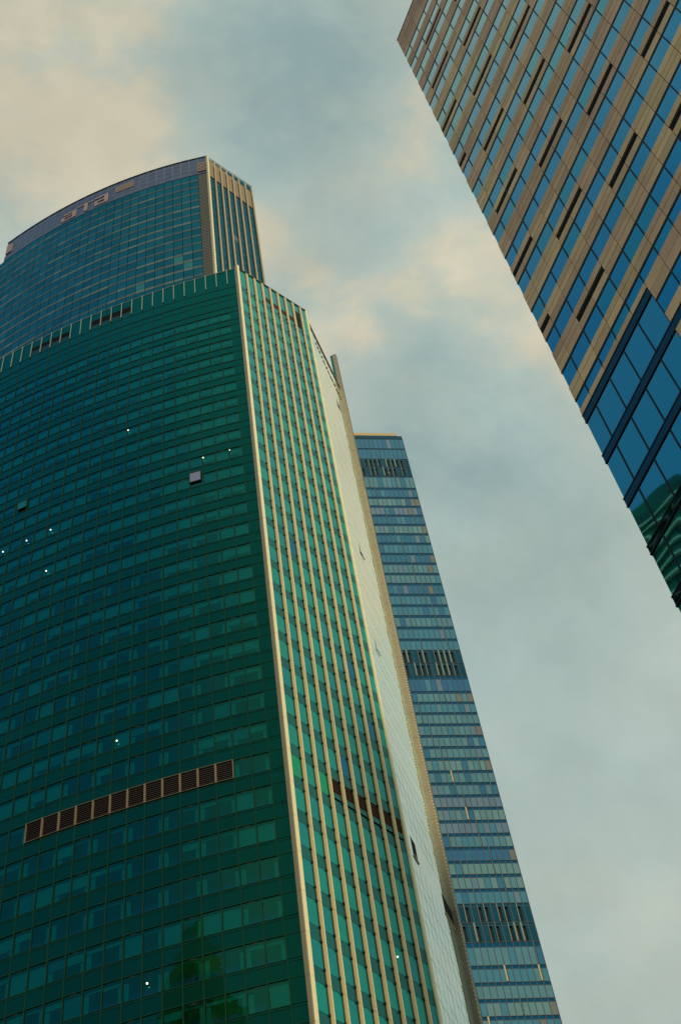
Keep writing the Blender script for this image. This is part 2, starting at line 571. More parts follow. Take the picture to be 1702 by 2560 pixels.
def a_window(mbp, mbb, w):
    k, jj, s0, s1, z0, z1, drop, q = w
    mbp.box(curve, s0, s1, z0, z1, -0.07, -0.03, 'a_pane')
    hh = z1 - z0
    bm_ = 'a_blind' if (jj * 7 + k * 3) % 5 else 'a_blind2'
    if drop > 0.05:
        mbb.box(curve, s0, s1, z1 - hh * drop, z1 - 0.10, -0.22, -0.19, bm_)
    if drop < 0.98:                      # the round column casing at the outer end of each pair
        cw = 0.33
        if q == 0:
            mbb.box(curve, s1 - cw, s1, z0, z1 - 0.35, -0.36, -0.26, 'a_blind')
        else:
            mbb.box(curve, s0, s0 + cw, z0, z1 - 0.35, -0.36, -0.26, 'a_blind')


vis = [w for w in wins if w[0] >= -7 and w[2] > -0.385 * UA]
vis.sort(key=lambda w: (w[0], -w[2]))
big = set(id(w) for w in vis[:100])
sp, sb = MB(), MB()
for w in wins:
    if id(w) in big:
        p_, b_ = MB(), MB()
        a_window(p_, b_, w)
        wo_ = p_.build('window', A)
        if b_.v:
            b_.build('blind', wo_)
    else:
        a_window(sp, sb, w)
sp.build('window', A, kind='stuff')
sb.build('blind', A, kind='stuff')

# crown strip, roof rail and fins of the curved face
cr = MB()
for j in range(NB_):
    s1 = FIRST - j * BAY
    s0 = s1 - BAY
    lou = (-0.2495 * UA - 0.1 <= s0 and s1 <= -0.1775 * UA + 0.2) or (-0.3585 * UA - 0.1 <= s0 and s1 <= -0.2850 * UA + 0.2)
    zt = ROOFL(s0)
    if lou:
        zb, zl = zA(2.496) + (zt - zA(2.5525)), zA(2.5235) + (zt - zA(2.5475))
        cr.box(curve, s0 + 0.03, s1 - 0.03, zl, zt, -0.25, 0, 'a_spandrel')
        cr.box(curve, s0 + 0.03, s1 - 0.03, zA(2.4832), zb, -0.25, -0.004, 'a_spandrel')
        lv = MB()
        lv.box(curve, s0 + 0.04, s1 - 0.04, zb + 0.02, zl - 0.02, -0.5, -0.10, 'a_louvback')
        nsl = 6
        for i in range(nsl):
            za = zb + (zl - zb) * (i + 0.2) / nsl
            lv.box(curve, s0 + 0.04, s1 - 0.04, za, za + 0.10, -0.09, 0.01, 'a_louv')
        lv.build('roof_louvre', A)
    else:
        cr.box(curve, s0 + 0.03, s1 - 0.03, zA(2.4990), zt, -0.25, 0, 'a_spandrel')
cr.box(curve, FIRST + 0.03, -0.02, zA(2.4990), ROOFL(0), -0.25, 0, 'a_spandrel')
cr.box(curve, SL, 0, ROOFL(SL), ROOFL(SL) + 0.10, -0.3, 0.06, 'a_rail', z0b=ROOFL(0), z1b=ROOFL(0) + 0.10, seg=30)
cr.build('curved_parapet', A)
for j in range(24):
    s = FIRST - j * BAY
    f = MB()
    dz = ROOFL(s) - zA(2.556)
    f.box(curve, s - 0.06, s + 0.06, zA(2.496) + dz, ROOFL(s) + 0.05, 0.051, 0.16, 'a_rail')
    f.build('roof_fin', A)

# long brown louvre band
for i in range(12):
    s1 = LV_HI - i * BAY
    s0 = s1 - BAY
    zb, zt = zA(1.2535), zA(1.2820)
    lv = MB()
    lv.box(curve, s0 + 0.08, s1 - 0.08, zb + 0.05, zt - 0.05, -0.45, -0.4, 'a_louvback')
    for q in range(9):
        za = zb + 0.1 + (zt - zb - 0.15) * q / 9
        lv.box(curve, s0 + 0.08, s1 - 0.08, za, za + 0.09, -0.38, -0.02, 'a_louv')
    for sa, sb_ in ((s0, s0 + 0.08), (s1 - 0.08, s1)):
        lv.box(curve, sa, sb_, zb, zt, -0.2, 0.1, 'a_frame')
    lv.box(curve, s0 + 0.08, s1 - 0.08, zb, zb + 0.05, -0.2, 0.1, 'a_frame')
    lv.box(curve, s0 + 0.08, s1 - 0.08, zt - 0.05, zt, -0.2, 0.1, 'a_frame')
    lv.build('plant_louvre', A)

# two opened sashes on the curved face
for s0, s1, z0, z1 in ((-0.0860, -0.0695, 1.8640, 1.8900), (-0.3340, -0.3190, 1.9600, 1.9810)):
    sh = MB()
    s0, s1, z0, z1 = s0 * UA, s1 * UA, zA(z0), zA(z1)
    sh.box(curve, s0 + 0.1, s1 - 0.1, z0 + 0.1, z1 - 0.12, 0.10, 0.14, 'a_sash' if s0 > -20 else 'b_glass2')
    for a_, c_ in ((s0, s0 + 0.1), (s1 - 0.1, s1)):
        sh.box(curve, a_, c_, z0, z1, 0.08, 0.16, 'a_line')
    sh.box(curve, s0 + 0.1, s1 - 0.1, z1 - 0.12, z1, 0.08, 0.2, 'a_head')
    sh.box(curve, s0 + 0.1, s1 - 0.1, z0, z0 + 0.1, 0.08, 0.16, 'a_line')
    sh.build('open_sash', A)

# lit ceiling lamps of the rooms, moved out onto added wall mounts
for s, z, fr in ((-0.1726, 2.0704, curve), (-0.0661, 1.922, curve), (-0.0301, 1.9241, curve), (-0.2766, 1.8651, curve),
                 (-0.311, 1.863, curve), (-0.3453, 1.8609, curve), (-0.2759, 1.7634, curve), (-0.1706, 1.3647, curve),
                 (-0.1343, 1.0157, curve), (0.11377, 1.06706, flank)):
    lm = MB()
    rr = 0.055 if abs(s + 0.0301) < 1e-4 else 0.075
    x, y = fr(s * UA, 0.14)
    z = zA(z)
    n = 10
    rings = []
    for i in range(1, 5):
        t = math.pi * i / 5
        rings.append([(x + rr * math.sin(t) * math.cos(2 * math.pi * q / n), y + rr * math.sin(t) * math.sin(2 * math.pi * q / n), z + rr * math.cos(t)) for q in range(n)])
    for a_, c_ in zip(rings, rings[1:]):
        for q in range(n):
            lm.poly([a_[q], c_[q], c_[(q + 1) % n], a_[(q + 1) % n]], 'lamp')
    lm.poly(rings[0], 'lamp')
    lm.poly(list(reversed(rings[-1])), 'lamp')
    lm.box(fr, s * UA - 0.04, s * UA + 0.04, z - 0.04, z + 0.04, 0.0, 0.10, 'a_dark')
    lm.build('ceiling_lamp', A)

# ---- flank with cream fins
FC = [0.0247 + 0.0168 * i for i in range(8)]
edges = [0.0062] + FC + [0.1555]
roofS = lambda s: zA(2.566 + (2.608 - 2.566) * (s / UA) / 0.157)
rng = random.Random(11)
fw_sp = MB()
fl_span = MB()
fwins = []
for k in range(-9, 26):
    h = 1.2820 + 0.05 * k
    for bI in range(9):
        s0, s1 = edges[bI] * UA, edges[bI + 1] * UA
        zt = zA(h)
        zb = zA(h - 0.0325)
        zs = zA(h + 0.0175)
        lou = (k == 0 and bI >= 3)
        if k == 25 and 3 <= bI <= 6:
            fl_span.box(flank, s0, s1, zt + 0.02, zA(2.575) - 1.7, -0.25, -0.01, 'a_flanksp')
            continue
        if k == 25:
            fl_span.box(flank, s0, s1, zA(2.499) + 0.0, zA(2.5695), -0.25, 0, 'a_flank')
            continue
        if k == 24:
            pass
        fl_span.box(flank, s0, s1, zt + 0.02, zs - 0.02, -0.25, 0, 'a_flanksp')
        fl_span.box(flank, s0, s1, zs - 0.02, zs + 0.02, -0.2, -0.03, 'a_head')
        fl_span.box(flank, s0, s1, zt - 0.02, zt + 0.02, -0.2, 0.01, 'a_head')
        if not lou:
            mt = 'a_flank' if rng.random() < 0.72 else 'a_flank2'
            if (k, bI) in ((0, 0), (0, 2)):
                mt = 'a_flankg'
            if (k, bI) in ((1, 4), (5, 6), (9, 2), (3, 7)):
                mt = 'a_flankb'
            if k >= 18 and rng.random() < 0.5:
                mt = 'a_flank2'
            fwins.append((k, bI, s0, s1, zb + 0.02, zt - 0.02, mt))
        else:
            lv = MB()
            lv.box(flank, s0, s1, zA(1.2530), zA(1.2600), -0.25, 0, 'a_flanksp')
            lv.box(flank, s0, s1, zA(1.2600), zA(1.2840), -0.6, -0.55, 'a_louvback')
            for q in range(6):
                za = zA(1.2605) + q * 0.33
                lv.box(flank, s0, s1, za, za + 0.06, -0.5, 0.0, 'a_louv2')
                lv.box(flank, s0, s1, za + 0.06, za + 0.29, -0.5, -0.05, 'a_louv')
            lv.build('flank_louvre', A)
fwv = [w for w in fwins if w[0] >= -7]
fwv.sort(key=lambda w: w[0])
bigf = set(id(w) for w in fwv[:100])
for w in fwins:
    t = MB() if id(w) in bigf else fw_sp
    t.box(flank, w[2], w[3], w[4], w[5], -0.2, 0.0, w[6])
    if id(w) in bigf:
        t.build('flank_window', A)
fw_sp.build('flank_window', A, kind='stuff')
for bI in range(9):
    s0, s1 = edges[bI] * UA, edges[bI + 1] * UA
    fl_span.box(flank, s0, s1, 0.15, zA(1.2820 - 0.45 - 0.0325), -0.25, 0, 'a_flanksp')
fl_span.build('flank_spandrel_glass', A)
# top of the flank: parapet rising to the right, rust louvres, dark openings
tp = MB()
for bI in range(9):
    s0, s1 = edges[bI] * UA, edges[bI + 1] * UA
    if 3 <= bI <= 6:
        tp.box(flank, s0, s1, zA(2.530), roofS(s0), -0.25, 0, 'a_flank2', z1b=roofS(s1))
        tp.box(flank, s0, s1, zA(2.499), zA(2.511), -0.25, 0, 'a_flank2')
        lv = MB()
        lv.box(flank, s0, s1, zA(2.511), zA(2.530), -0.5, -0.4, 'a_louvback')
        for q in range(5):
            za = zA(2.511) + 0.02 + q * 0.30
            lv.box(flank, s0, s1, za, za + 0.22, -0.4, -0.05, 'a_louv2')
        lv.build('flank_roof_louvre', A)
    else:
        tp.box(flank, s0, s1, zA(2.570), roofS(s0), -0.25, 0, 'a_flank' if bI < 7 else 'a_flank2', z1b=roofS(s1))
tp.box(flank, 0, 0.1575 * UA, roofS(0), roofS(0) + 0.12, -0.3, 0.15, 'a_frame', z0b=roofS(0.1575 * UA), z1b=roofS(0.1575 * UA) + 0.12)
tp.build('flank_parapet', A)
for z0, z1 in ((2.5045, 2.538), (2.5395, 2.572)):
    vd = MB()
    vd.box(flank, edges[7] * UA + 0.22, edges[8] * UA - 0.05, zA(z0), zA(z1), 0.004, 0.03, 'a_void')
    vd.build('dark_opening', A)


def fin(sc, wid, dep, name, z1, bead=True):
    f = MB()
    s0, s1 = (sc - wid / 2) * UA, (sc + wid / 2) * UA
    # jointed cladding, one length per two floors
    z = 0.0
    zz = zA(1.2820 - 0.05 * 26)
    while zz < z1:
        zn = min(zz + 0.1 * UA, z1)
        f.box(flank, s0, s1, max(zz, 0), zn - 0.03, 0.05, dep, 'a_fin')
        f.box(flank, s1 + 0.0, s1 + 0.055, max(zz, 0), zn - 0.03, 0.06, dep + 0.02, 'a_finedge')
        zz = zn
    f.box(flank, s0 - 0.07, s0 + 0.02, 0, z1 - 0.3, 0.0, 0.045, 'a_dark')  # dark strip stands in for the shadow line left of the fin
    return f.build(name, A)


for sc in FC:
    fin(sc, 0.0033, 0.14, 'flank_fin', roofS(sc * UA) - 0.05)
# corner pilaster and far edge pilaster
f = MB()
zz = 0.0
while zz < roofS(0) - 0.1:
    zn = min(zz + 0.05 * UA, roofS(0) + 0.1)
    f.box(flank, -0.02, 0.0048 * UA, zz, zn - 0.03, 0.02, 0.40, 'a_pier')
    f.box(flank, 0.0010 * UA, 0.0053 * UA, zz, zn - 0.03, 0.403, 0.44, 'a_finedge')  # sunlit front put in as a paler plate over the duller side colour
    zz = zn
f.build('corner_pilaster', A)
f = MB()
zz = 0.0
zmax = roofS(0.157 * UA) + 0.15
while zz < zmax - 0.1:
    zn = min(zz + 0.05 * UA, zmax)
    f.box(flank, 0.1553 * UA, 0.1584 * UA, zz, zn - 0.03, -0.05, 0.16, 'a_finedge')
    zz = zn
f.build('edge_pilaster', A)
# brackets that carry the fins, at the head and foot of every spandrel
br_all = []
for k in range(-7, 25):
    for sc in FC:
        for dz in (0.0, 0.0175):
            br_all.append((k, sc, dz))
br_sp = MB()
for i, (k, sc, dz) in enumerate(br_all):
    t = MB() if i < 100 else br_sp
    zc = zA(1.2820 + 0.05 * k + dz)
    t.box(flank, (sc - 0.0018) * UA - 0.16, (sc - 0.0018) * UA - 0.001, zc - 0.10, zc + 0.10, 0.05, 0.13, 'a_dark')
    if i < 100:
        t.build('fin_bracket', A)
br_sp.build('fin_bracket', A, kind='stuff')

# ---- thin pale side face
SE = 0.1365 * UA
sg = MB()
ns = 9
for k in range(-26, 26):
    z0 = zA(1.2520 + 0.05 * k)
    z1 = min(z0 + 0.05 * UA - 0.02, zA(2.5655))
    if z1 < 0.3:
        continue
    for i in range(ns):
        s0, s1 = 0.4 + (SE - 0.4) * i / ns, 0.4 + (SE - 0.4) * (i + 1) / ns
        if k == 0 and i in (1, 7, 8):
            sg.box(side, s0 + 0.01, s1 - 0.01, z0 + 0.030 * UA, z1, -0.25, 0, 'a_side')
            lv = MB()
            lv.box(side, s0 + 0.05, s1 - 0.05, z0 - 0.01, z0 + 0.029 * UA, -0.6, -0.5, 'a_louvback')
            for q in range(8):
                lv.box(side, s0 + 0.02, s1 - 0.02, z0 + 0.05 + q * 0.28, z0 + 0.15 + q * 0.28, -0.45, 0.0, 'a_louv')
            lv.box(side, s0, s1, z0 - 0.05, z0 + 0.0, -0.3, 0.10, 'a_finedge')
            lv.build('side_louvre', A)
            continue
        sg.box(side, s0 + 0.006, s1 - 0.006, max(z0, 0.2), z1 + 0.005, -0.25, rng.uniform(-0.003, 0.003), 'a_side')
sl_ = MB()
for k in range(-26, 26):
    z0 = zA(1.2520 + 0.05 * k)
    for dz in (0.0, 0.019 * UA):
        if 0.5 < z0 + dz < zA(2.56) and k != 0:
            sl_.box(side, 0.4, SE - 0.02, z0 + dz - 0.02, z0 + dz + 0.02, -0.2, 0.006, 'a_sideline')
for i in range(1, ns):
    sq_ = 0.4 + (SE - 0.4) * i / ns
    sl_.box(side, sq_ - 0.02, sq_ + 0.02, zA(1.2540 + 0.05), zA(2.56), -0.2, 0.008, 'a_sideline')
    sl_.box(side, sq_ - 0.02, sq_ + 0.02, 0.3, zA(1.2490), -0.2, 0.008, 'a_sideline')
sl_.build('side_joints', A)
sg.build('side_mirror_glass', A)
pp = MB()
pp.box(side, 0.15, SE, zA(2.566), zA(2.569), -0.3, 0.12, 'a_fin')
pp.build('side_parapet', A)
for s0, s1, z0, z1 in ((0.0505, 0.0640, 1.886, 1.914), (0.0345, 0.0450, 1.634, 1.664), (0.098, 0.112, 2.425, 2.452)):
    sh = MB()
    a0, a1 = s0 * UA, s1 * UA
    P = []
    for dd in (0.0, 0.03):
        for ss, zz, d in ((a0, zA(z0), 0.06 + dd), (a1, zA(z0), 0.06 + dd), (a1, zA(z1), 0.02 + dd), (a0, zA(z1), 0.02 + dd)):
            x, y = side(ss, d)
            P.append((x, y, zz))
    sh.hexa(P, 'a_side')
    sh.box(side, a0 - 0.04, a1 + 0.04, zA(z0) - 0.04, zA(z0), 0.05, 0.09, 'a_louv2')
    sh.build('open_sash', A)
# small fixings below the side parapet
fx = MB()
for i in range(26):
    s = (0.03 + 0.10 * i / 26) * UA
    z = zA(2.528 - 0.0012 * i) + rng.uniform(-0.5, 0.5)
    fx.box(side, s, s + 0.16, z, z + 0.5, 0.0, 0.05, 'a_louv2')
fx.build('facade_fixings', A)

# stone pier beyond the side face
pr = MB()
zz = 0.0
while zz < zA(2.698) - 0.1:
    zn = min(zz + 0.05 * UA, zA(2.698))
    pr.box(side, SE + 0.003, SE + 0.62, zz, zn - 0.03, -0.05, 0.0055 * UA, 'a_pier')
    zz = zn
pr.box(side, SE + 0.10, SE + 0.6, 0, zA(2.69), 0.0, 0.0052 * UA, 'a_dark')
# cream bead studs down the outer arris
z = zA(0.80)
while z < zA(2.2):
    pr.box(side, SE - 0.02, SE + 0.06, z, z + 0.14, 0.0055 * UA - 0.03, 0.0055 * UA + 0.025, 'a_finedge')
    z += 0.46
pr.build('stone_pier', A)
bk = MB()
bk.box(side, SE + 0.02, SE + 0.6, zA(2.45), zA(2.697), -0.0050 * UA, -0.06, 'a_flanksp')
bk.box(side, SE - 0.02, SE + 0.62, zA(2.6985), zA(2.7005), -0.0052 * UA, 0.0057 * UA, 'a_pier')
bk.build('rear_glass_return', A)

# ================================================================== B: taller tower behind, curved like the first
UB = 108.0
PB = pol(UB, -7.60)
CB_ = (-0.10862484 * UB, 2.01608396 * UB)
RB = 1.0249664756 * UB
bcurve = arc_frame(PB, CB_, RB)
bflank = flat_frame(PB, SAZ, 1)
Bt = thing('glass_tower', 'tallest blue glass tower rising behind the green one, curved top with a faint salmon sign', 'tower', (PB[0], PB[1], 0))


def zB(v):
    return Z0 + v * UB


BB = 0.0167 * UB
ring = [bcurve(-0.445 * UB * (1 - i / 30), -0.8) for i in range(31)]
ring += [bflank(0.1145 * UB, -0.8), (bflank(0.1145 * UB)[0] - 30, bflank(0.1145 * UB)[1] + 40), (bcurve(-0.445 * UB)[0] + 10, bcurve(-0.445 * UB)[1] + 40)]
mb = MB()
mb.prism(ring, 0, zB(3.12), 'b_dark', 'roof')
mb.build('core', Bt)
rng = random.Random(5)
bs, bl, bw = MB(), MB(), []
NBB = 27
for k in range(0, 36):
    zt = 3.0640 - 0.037 * k
    z0, z1 = zB(zt - 0.037), zB(zt)
    if z0 < zB(1.75):
        break
    base = 0.35 + 0.5 * (math.sin(k * 1.7) > 0.1)
    on = False
    for j in range(NBB):
        s1 = -j * BB
        s0 = s1 - BB
        if rng.random() < 0.28:
            on = rng.random() < (0.30 + 0.05 * min(k, 9))
        zm = z0 + (z1 - z0) * 0.24
        if j == 0:
            for q in range(5):
                bs.box(bcurve, s0 + 0.03, s1 - 0.03, z0 + (z1 - z0) * q / 5, z0 + (z1 - z0) * (q + 0.72) / 5, -0.2, 0.0, 'b_mesh')
            continue
        bs.box(bcurve, s0 + 0.05, s1 - 0.05, z0 + 0.03, zm - 0.02, -0.2, 0.0, 'b_strip' if on else 'b_strip2')
        mt = 'b_glass2' if (k, j) in ((12, 2), (15, 2), (15, 1), (13, 7), (11, 3)) else 'b_glass'
        bw.append((k, j, s0 + 0.05, s1 - 0.05, zm + 0.02, z1 - 0.03, mt))
bwv = sorted([w for w in bw if 0 < w[1] < 24 and w[0] <= 24 - 0.5 * w[1]], key=lambda w: -w[0])
bigb = set(id(w) for w in bwv[:100])
bwsp = MB()
for w in bw:
    t = MB() if id(w) in bigb else bwsp
    t.box(bcurve, w[2], w[3], w[4], w[5], -0.2, -0.03, w[6])
    if id(w) in bigb:
        t.build('window', Bt)
bwsp.build('window', Bt, kind='stuff')
bs.box(bcurve, -NBB * BB, 0, 0.2, zB(1.74), -0.3, 0, 'b_strip2', seg=20)
bs.build('curved_spandrel_strips', Bt)
cw = MB()
for j in range(NBB - 1):
    s1 = -j * BB
    s0 = s1 - BB
    for q in range(4):
        za = 3.0660 + 0.0235 * q
        cw.box(bcurve, s0 + 0.06, s1 - 0.06, zB(za) + 0.06, zB(za + 0.0235) - 0.06, -0.3, 0.0, 'b_crown')
cw.box(bcurve, -26 * BB, 0, zB(3.1615), zB(3.1645), -0.4, 0.15, 'b_mesh', seg=20)
cw.build('crown_glass', Bt)
for j in range(1, 26):
    f = MB()
    f.box(bcurve, -j * BB - 0.05, -j * BB + 0.05, zB(3.064), zB(3.161), 0.0, 0.055, 'b_line')
    f.build('crown_fin', Bt)
# sign, built of strokes that follow the curve
sg_ = MB()


def stroke(s0, s1, z0, z1, z0b=None, z1b=None):
    sg_.box(bcurve, s0 * UB, s1 * UB, zB(z0), zB(z1), 0.06, 0.13, 'b_sign', z0b=None if z0b is None else zB(z0b), z1b=None if z1b is None else zB(z1b), seg=2)


# a
stroke(-0.2765, -0.2680, 3.0760, 3.1150)
stroke(-0.2960, -0.2765, 3.1070, 3.1140)
stroke(-0.2930, -0.2765, 3.0940, 3.0990)
stroke(-0.2930, -0.2765, 3.0760, 3.0820)
stroke(-0.3000, -0.2930, 3.0760, 3.0990)
# T
stroke(-0.2650, -0.2290, 3.1150, 3.1205)
stroke(-0.2505, -0.2425, 3.0760, 3.1150)
# a
stroke(-0.2070, -0.1985, 3.0770, 3.1240)
stroke(-0.2270, -0.2070, 3.1165, 3.1230)
stroke(-0.2210, -0.2070, 3.0980, 3.1040)
stroke(-0.2210, -0.2070, 3.0770, 3.0840)
stroke(-0.2275, -0.2210, 3.0770, 3.1040)
sg_.build('sign_letters', Bt, label='salmon letters a T a on the curved crown')
em = MB()
for i in range(5):
    em.box(bcurve, (-0.1845 + i * 0.0002) * UB, -0.1440 * UB, zB(3.1055 + i * 0.0068), zB(3.1055 + i * 0.0068 + 0.0042), 0.06, 0.12, 'b_sign', seg=3)
for i in range(12):
    s = (-0.183 + i * 0.0034) * UB
    em.box(bcurve, s, s + 0.12, zB(3.1055), zB(3.1370), 0.04, 0.058, 'b_sign')
em.build('sign_emblem', Bt, label='hatched salmon emblem beside the letters')
em = MB()
for i in range(6):
    em.box(bcurve, (-0.0185 + 0.0006 * i) * UB, -0.0010 * UB, zB(3.0780 + i * 0.0090), zB(3.0780 + i * 0.0090 + 0.0048), 0.05, 0.2, 'b_sign')
em.build('corner_emblem', Bt, label='hatched salmon emblem at the corner')
em = MB()
em.box(bcurve, -0.4330 * UB, -0.4180 * UB, zB(3.096), zB(3.146), 0.05, 0.2, 'b_sign', z1b=zB(3.136))
em.build('left_end_emblem', Bt)
# flank of B
fe = [0.0027, 0.0203, 0.0362, 0.0509, 0.0670, 0.0823, 0.0987, 0.1150]
roofB = lambda s: zB(3.163 + 0.034 * (s / UB) / 0.1145)
fs = MB()
for i in range(7):
    s0, s1 = fe[i] * UB, fe[i + 1] * UB
    fs.box(bflank, s0, s1, zB(3.163), roofB(s0), -0.3, 0.0, 'b_side', z1b=roofB(s1) - 0.3)
    fs.box(bflank, s0 + 0.02, s1 - 0.02, zB(3.0620), zB(3.1110), -0.3, 0.0, 'b_beige')
    fs.box(bflank, s0 + 0.02, s1 - 0.02, zB(3.1115), zB(3.1600), -0.3, 0.0, 'b_beige')
    fs.box(bflank, s0, s1, zB(3.0540), zB(3.0600), -0.3, -0.2, 'b_dark')
    for k in range(0, 36):
        zt = 3.0540 - 0.037 * k
        if zt < 1.8:
            break
        fs.box(bflank, s0, s1, zB(zt - 0.013) + 0.02, zB(zt), -0.3, -0.03, 'b_sidesp')
        fs.box(bflank, s0, s1, zB(zt - 0.037) + 0.02, zB(zt - 0.013), -0.3, -0.03, 'b_side' if not (k == 6 and i == 3) else 'b_line')
    fs.box(bflank, s0, s1, 0.2, zB(1.75), -0.3, -0.03, 'b_side')
fs.build('flank_glass', Bt)
for i, s in enumerate(fe):
    f = MB()
    w = 0.28 if i else 0.42
    z1 = roofB(s * UB)
    if i == 0:
        f.box(bflank, 0.0, w + 0.1, 0, z1, 0.0, 0.35, 'b_fin')
        f.box(bflank, 0.22, 0.50, 0, z1, 0.352, 0.40, 'a_finedge')
    else:
        f.box(bflank, s * UB - w / 2, s * UB + w / 2, 0, z1, 0.0, 0.30, 'b_fin')
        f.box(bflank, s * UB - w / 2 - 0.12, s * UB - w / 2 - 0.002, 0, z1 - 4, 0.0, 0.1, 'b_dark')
    f.build('flank_fin', Bt)
rl = MB()
rl.box(bflank, 0, 0.118 * UB, roofB(0) + 0.9, roofB(0) + 1.0, -0.1, 0.0, 'b_line', z0b=roofB(0.118 * UB) + 0.5, z1b=roofB(0.118 * UB) + 0.6)
for i in range(9):
    s = (0.004 + 0.0138 * i) * UB
    rl.box(bflank, s, s + 0.07, roofB(s) - 0.4, roofB(s) + 0.9 - 0.4 * i / 9, -0.1, -0.03, 'b_line')
rl.build('roof_rail', Bt)

# ================================================================== C: banded blue tower
UC = 222.0
PC = pol(UC, 5.44)
cface = flat_frame(PC, 1.35, 1)       # s < 0 runs left
Ct = thing('glass_tower', 'slim blue tower of horizontal glass bands standing right of the pale side face', 'tower', (PC[0], PC[1], 0))


def zC(v):
    return Z0 + v * UC


rows = [1.8739, 1.8671, 1.8389, 1.8107, 1.7886, 1.7655, 1.7358, 1.7129, 1.6915, 1.6699, 1.6482, 1.6268, 1.6055, 1.5824, 1.5618, 1.5396, 1.5185, 1.4965, 1.4751, 1.4541, 1.4323, 1.4098, 1.389, 1.3656, 1.3429, 1.3169, 1.2992, 1.2818, 1.2638, 1.2457, 1.2284, 1.2111, 1.1921, 1.1747, 1.1573, 1.1399, 1.122, 1.1044, 1.0866, 1.0689, 1.0517, 1.034, 1.0162, 0.9936, 0.9713, 0.9458, 0.9276, 0.9102, 0.8925]
while rows[-1] > 0.08:
    rows.append(rows[-1] - 0.0178)
MECH = {3: (11, 9, 8, 7, 6, 4, 3, 2, 1), 4: (10, 8, 7, 5, 4, 3, 1), 22: (10, 9, 7, 6, 4, 3, 2, 1), 23: (10, 8, 7, 6, 4, 3, 2, 1), 42: (9, 7, 6, 4, 3, 1), 43: (10, 8, 6, 5, 3, 2, 1)}
CW = 0.00555 * UC
NC = 18
DROP = 0.0004
mb = MB()
x0, y0 = cface(-NC * CW, -0.5)
x1, y1 = cface(-0.1, -0.5)
mb.prism([(x0, y0), (x1, y1), (x1 - 8, y1 + 26), (x0 - 8, y0 + 40)], 0, zC(1.866), 'c_line', 'roof')
mb.build('core', Ct)
rng = random.Random(21)
csp, cgr, cw_ = MB(), MB(), []
for r in range(len(rows) - 1):
    zt, zb = zC(rows[r]), zC(rows[r + 1])
    if r == 0:
        csp.box(cface, -NC * CW, 0, zb + 0.2, zt, -0.3, 0.0, 'c_mech')
        cgr.box(cface, -NC * CW, 0.02, zb - 0.1, zb + 0.2, -0.3, 0.05, 'c_line')
        continue
    mech = r in MECH
    sh = 0.22 if r > 5 else 0.10
    zm = zt - (zt - zb) * (sh if not mech else 0.17)
    for j in range(NC):
        s1 = -j * CW
        s0 = s1 - CW
        csp.box(cface, s0 + 0.04, s1 - 0.04, zm + 0.06, zt - 0.06, -0.3, -0.02, 'c_span' if not mech else 'c_mech')
    cgr.box(cface, -NC * CW, 0.02, zt - 0.09, zt + 0.05, -0.3, 0.05, 'c_line')
    cgr.box(cface, -NC * CW, 0.02, zm - 0.05, zm + 0.05, -0.3, 0.0, 'c_line')
    mood = rng.choice([0, 1, 2, 3, 1, 5, 2, 1] if r < 36 else [2, 3, 5, 1])
    if r < 3:
        mood = 0
    if r in (38, 24):
        mood = 4
    for j in range(NC):
        s1 = -j * CW
        s0 = s1 - CW
        if mech:
            mt = 'c_mech'
        else:
            mt = 'c%d' % (mood if rng.random() < 0.72 else rng.choice([0, 1, 2, 3, 4, 1]))
            if 4 < r and j == 0 and rng.random() < 0.4:
                mt = rng.choice(['c_warm2', 'c5', 'c_warm2'])
            elif 4 < r and j in (1, 2) and rng.random() < 0.15:
                mt = rng.choice(['c_warm2', 'c3'])
        inset = 0.0
        e0 = 0.05
        if mech and j in MECH[r]:
            e0 = 0.62
            cgr.box(cface, s0 + 0.03, s0 + 0.5, zb + 0.1, zm - 0.06, -0.45, -0.32, 'c_void')
            f = MB()
            wl = rng.choice([0.09, 0.16, 0.34])
            f.box(cface, s0 - wl, s0 - 0.01, zb + 0.1, zt - 0.1, 0.0, 0.14, 'c_light')
            f.build('vertical_fin', Ct)
        cw_.append((r, j, s0 + e0, s1 - 0.04, zb + 0.07, zm - 0.06, mt))
    if not mech and r > 1:
        # one or two projecting vents per floor
        js = [(r * 5) % 11] + ([(r * 5 + 6) % 11] if r % 2 else [])
        for j in js:
            s0 = -(j + 1) * CW
            f = MB()
            gold = r > 30 and (r * 7 + j) % 5 == 0
            f.box(cface, s0 - (0.3 if gold else 0.10), s0 + 0.0, zb + 0.12, zt - 0.12, 0.03, 0.13, 'c_gold' if gold else 'c_light')
            f.box(cface, s0 + 0.002, s0 + 0.16, zb + 0.12, zt - 0.12, 0.0, 0.04, 'c_void')
            f.build('vertical_fin', Ct)
for j in range(NC + 1):
    s = -j * CW
    cgr.box(cface, s - 0.075, s + 0.075, 0.2, zC(rows[1]), -0.3, 0.02, 'c_line')
csp.build('spandrel_bands', Ct)
cgr.build('mullion_grid', Ct)
cwv = sorted([w for w in cw_ if w[0] < 48 and w[1] < 10], key=lambda w: -w[0])
bigc = set(id(w) for w in cwv[:100])
cwsp = MB()
for w in cw_:
    t = MB() if id(w) in bigc else cwsp
    t.box(cface, w[2], w[3], w[4], w[5], -0.3, -0.03, w[6])
    if id(w) in bigc:
        t.build('window', Ct)
cwsp.build('window', Ct, kind='stuff')
f = MB()
f.box(cface, -NC * CW, -0.0052 * UC, zC(1.8775), zC(1.8850), -0.7, -0.3, 'c_roof')
f.box(cface, -NC * CW, -0.0052 * UC, zC(1.8735), zC(1.8775), -0.65, -0.4, 'c_void')
f.build('roof_parapet', Ct)
f = MB()
f.box(cface, -5.4 * CW, -4.85 * CW, zC(1.772), zC(1.783), 0.0, 0.06, 'c_void')
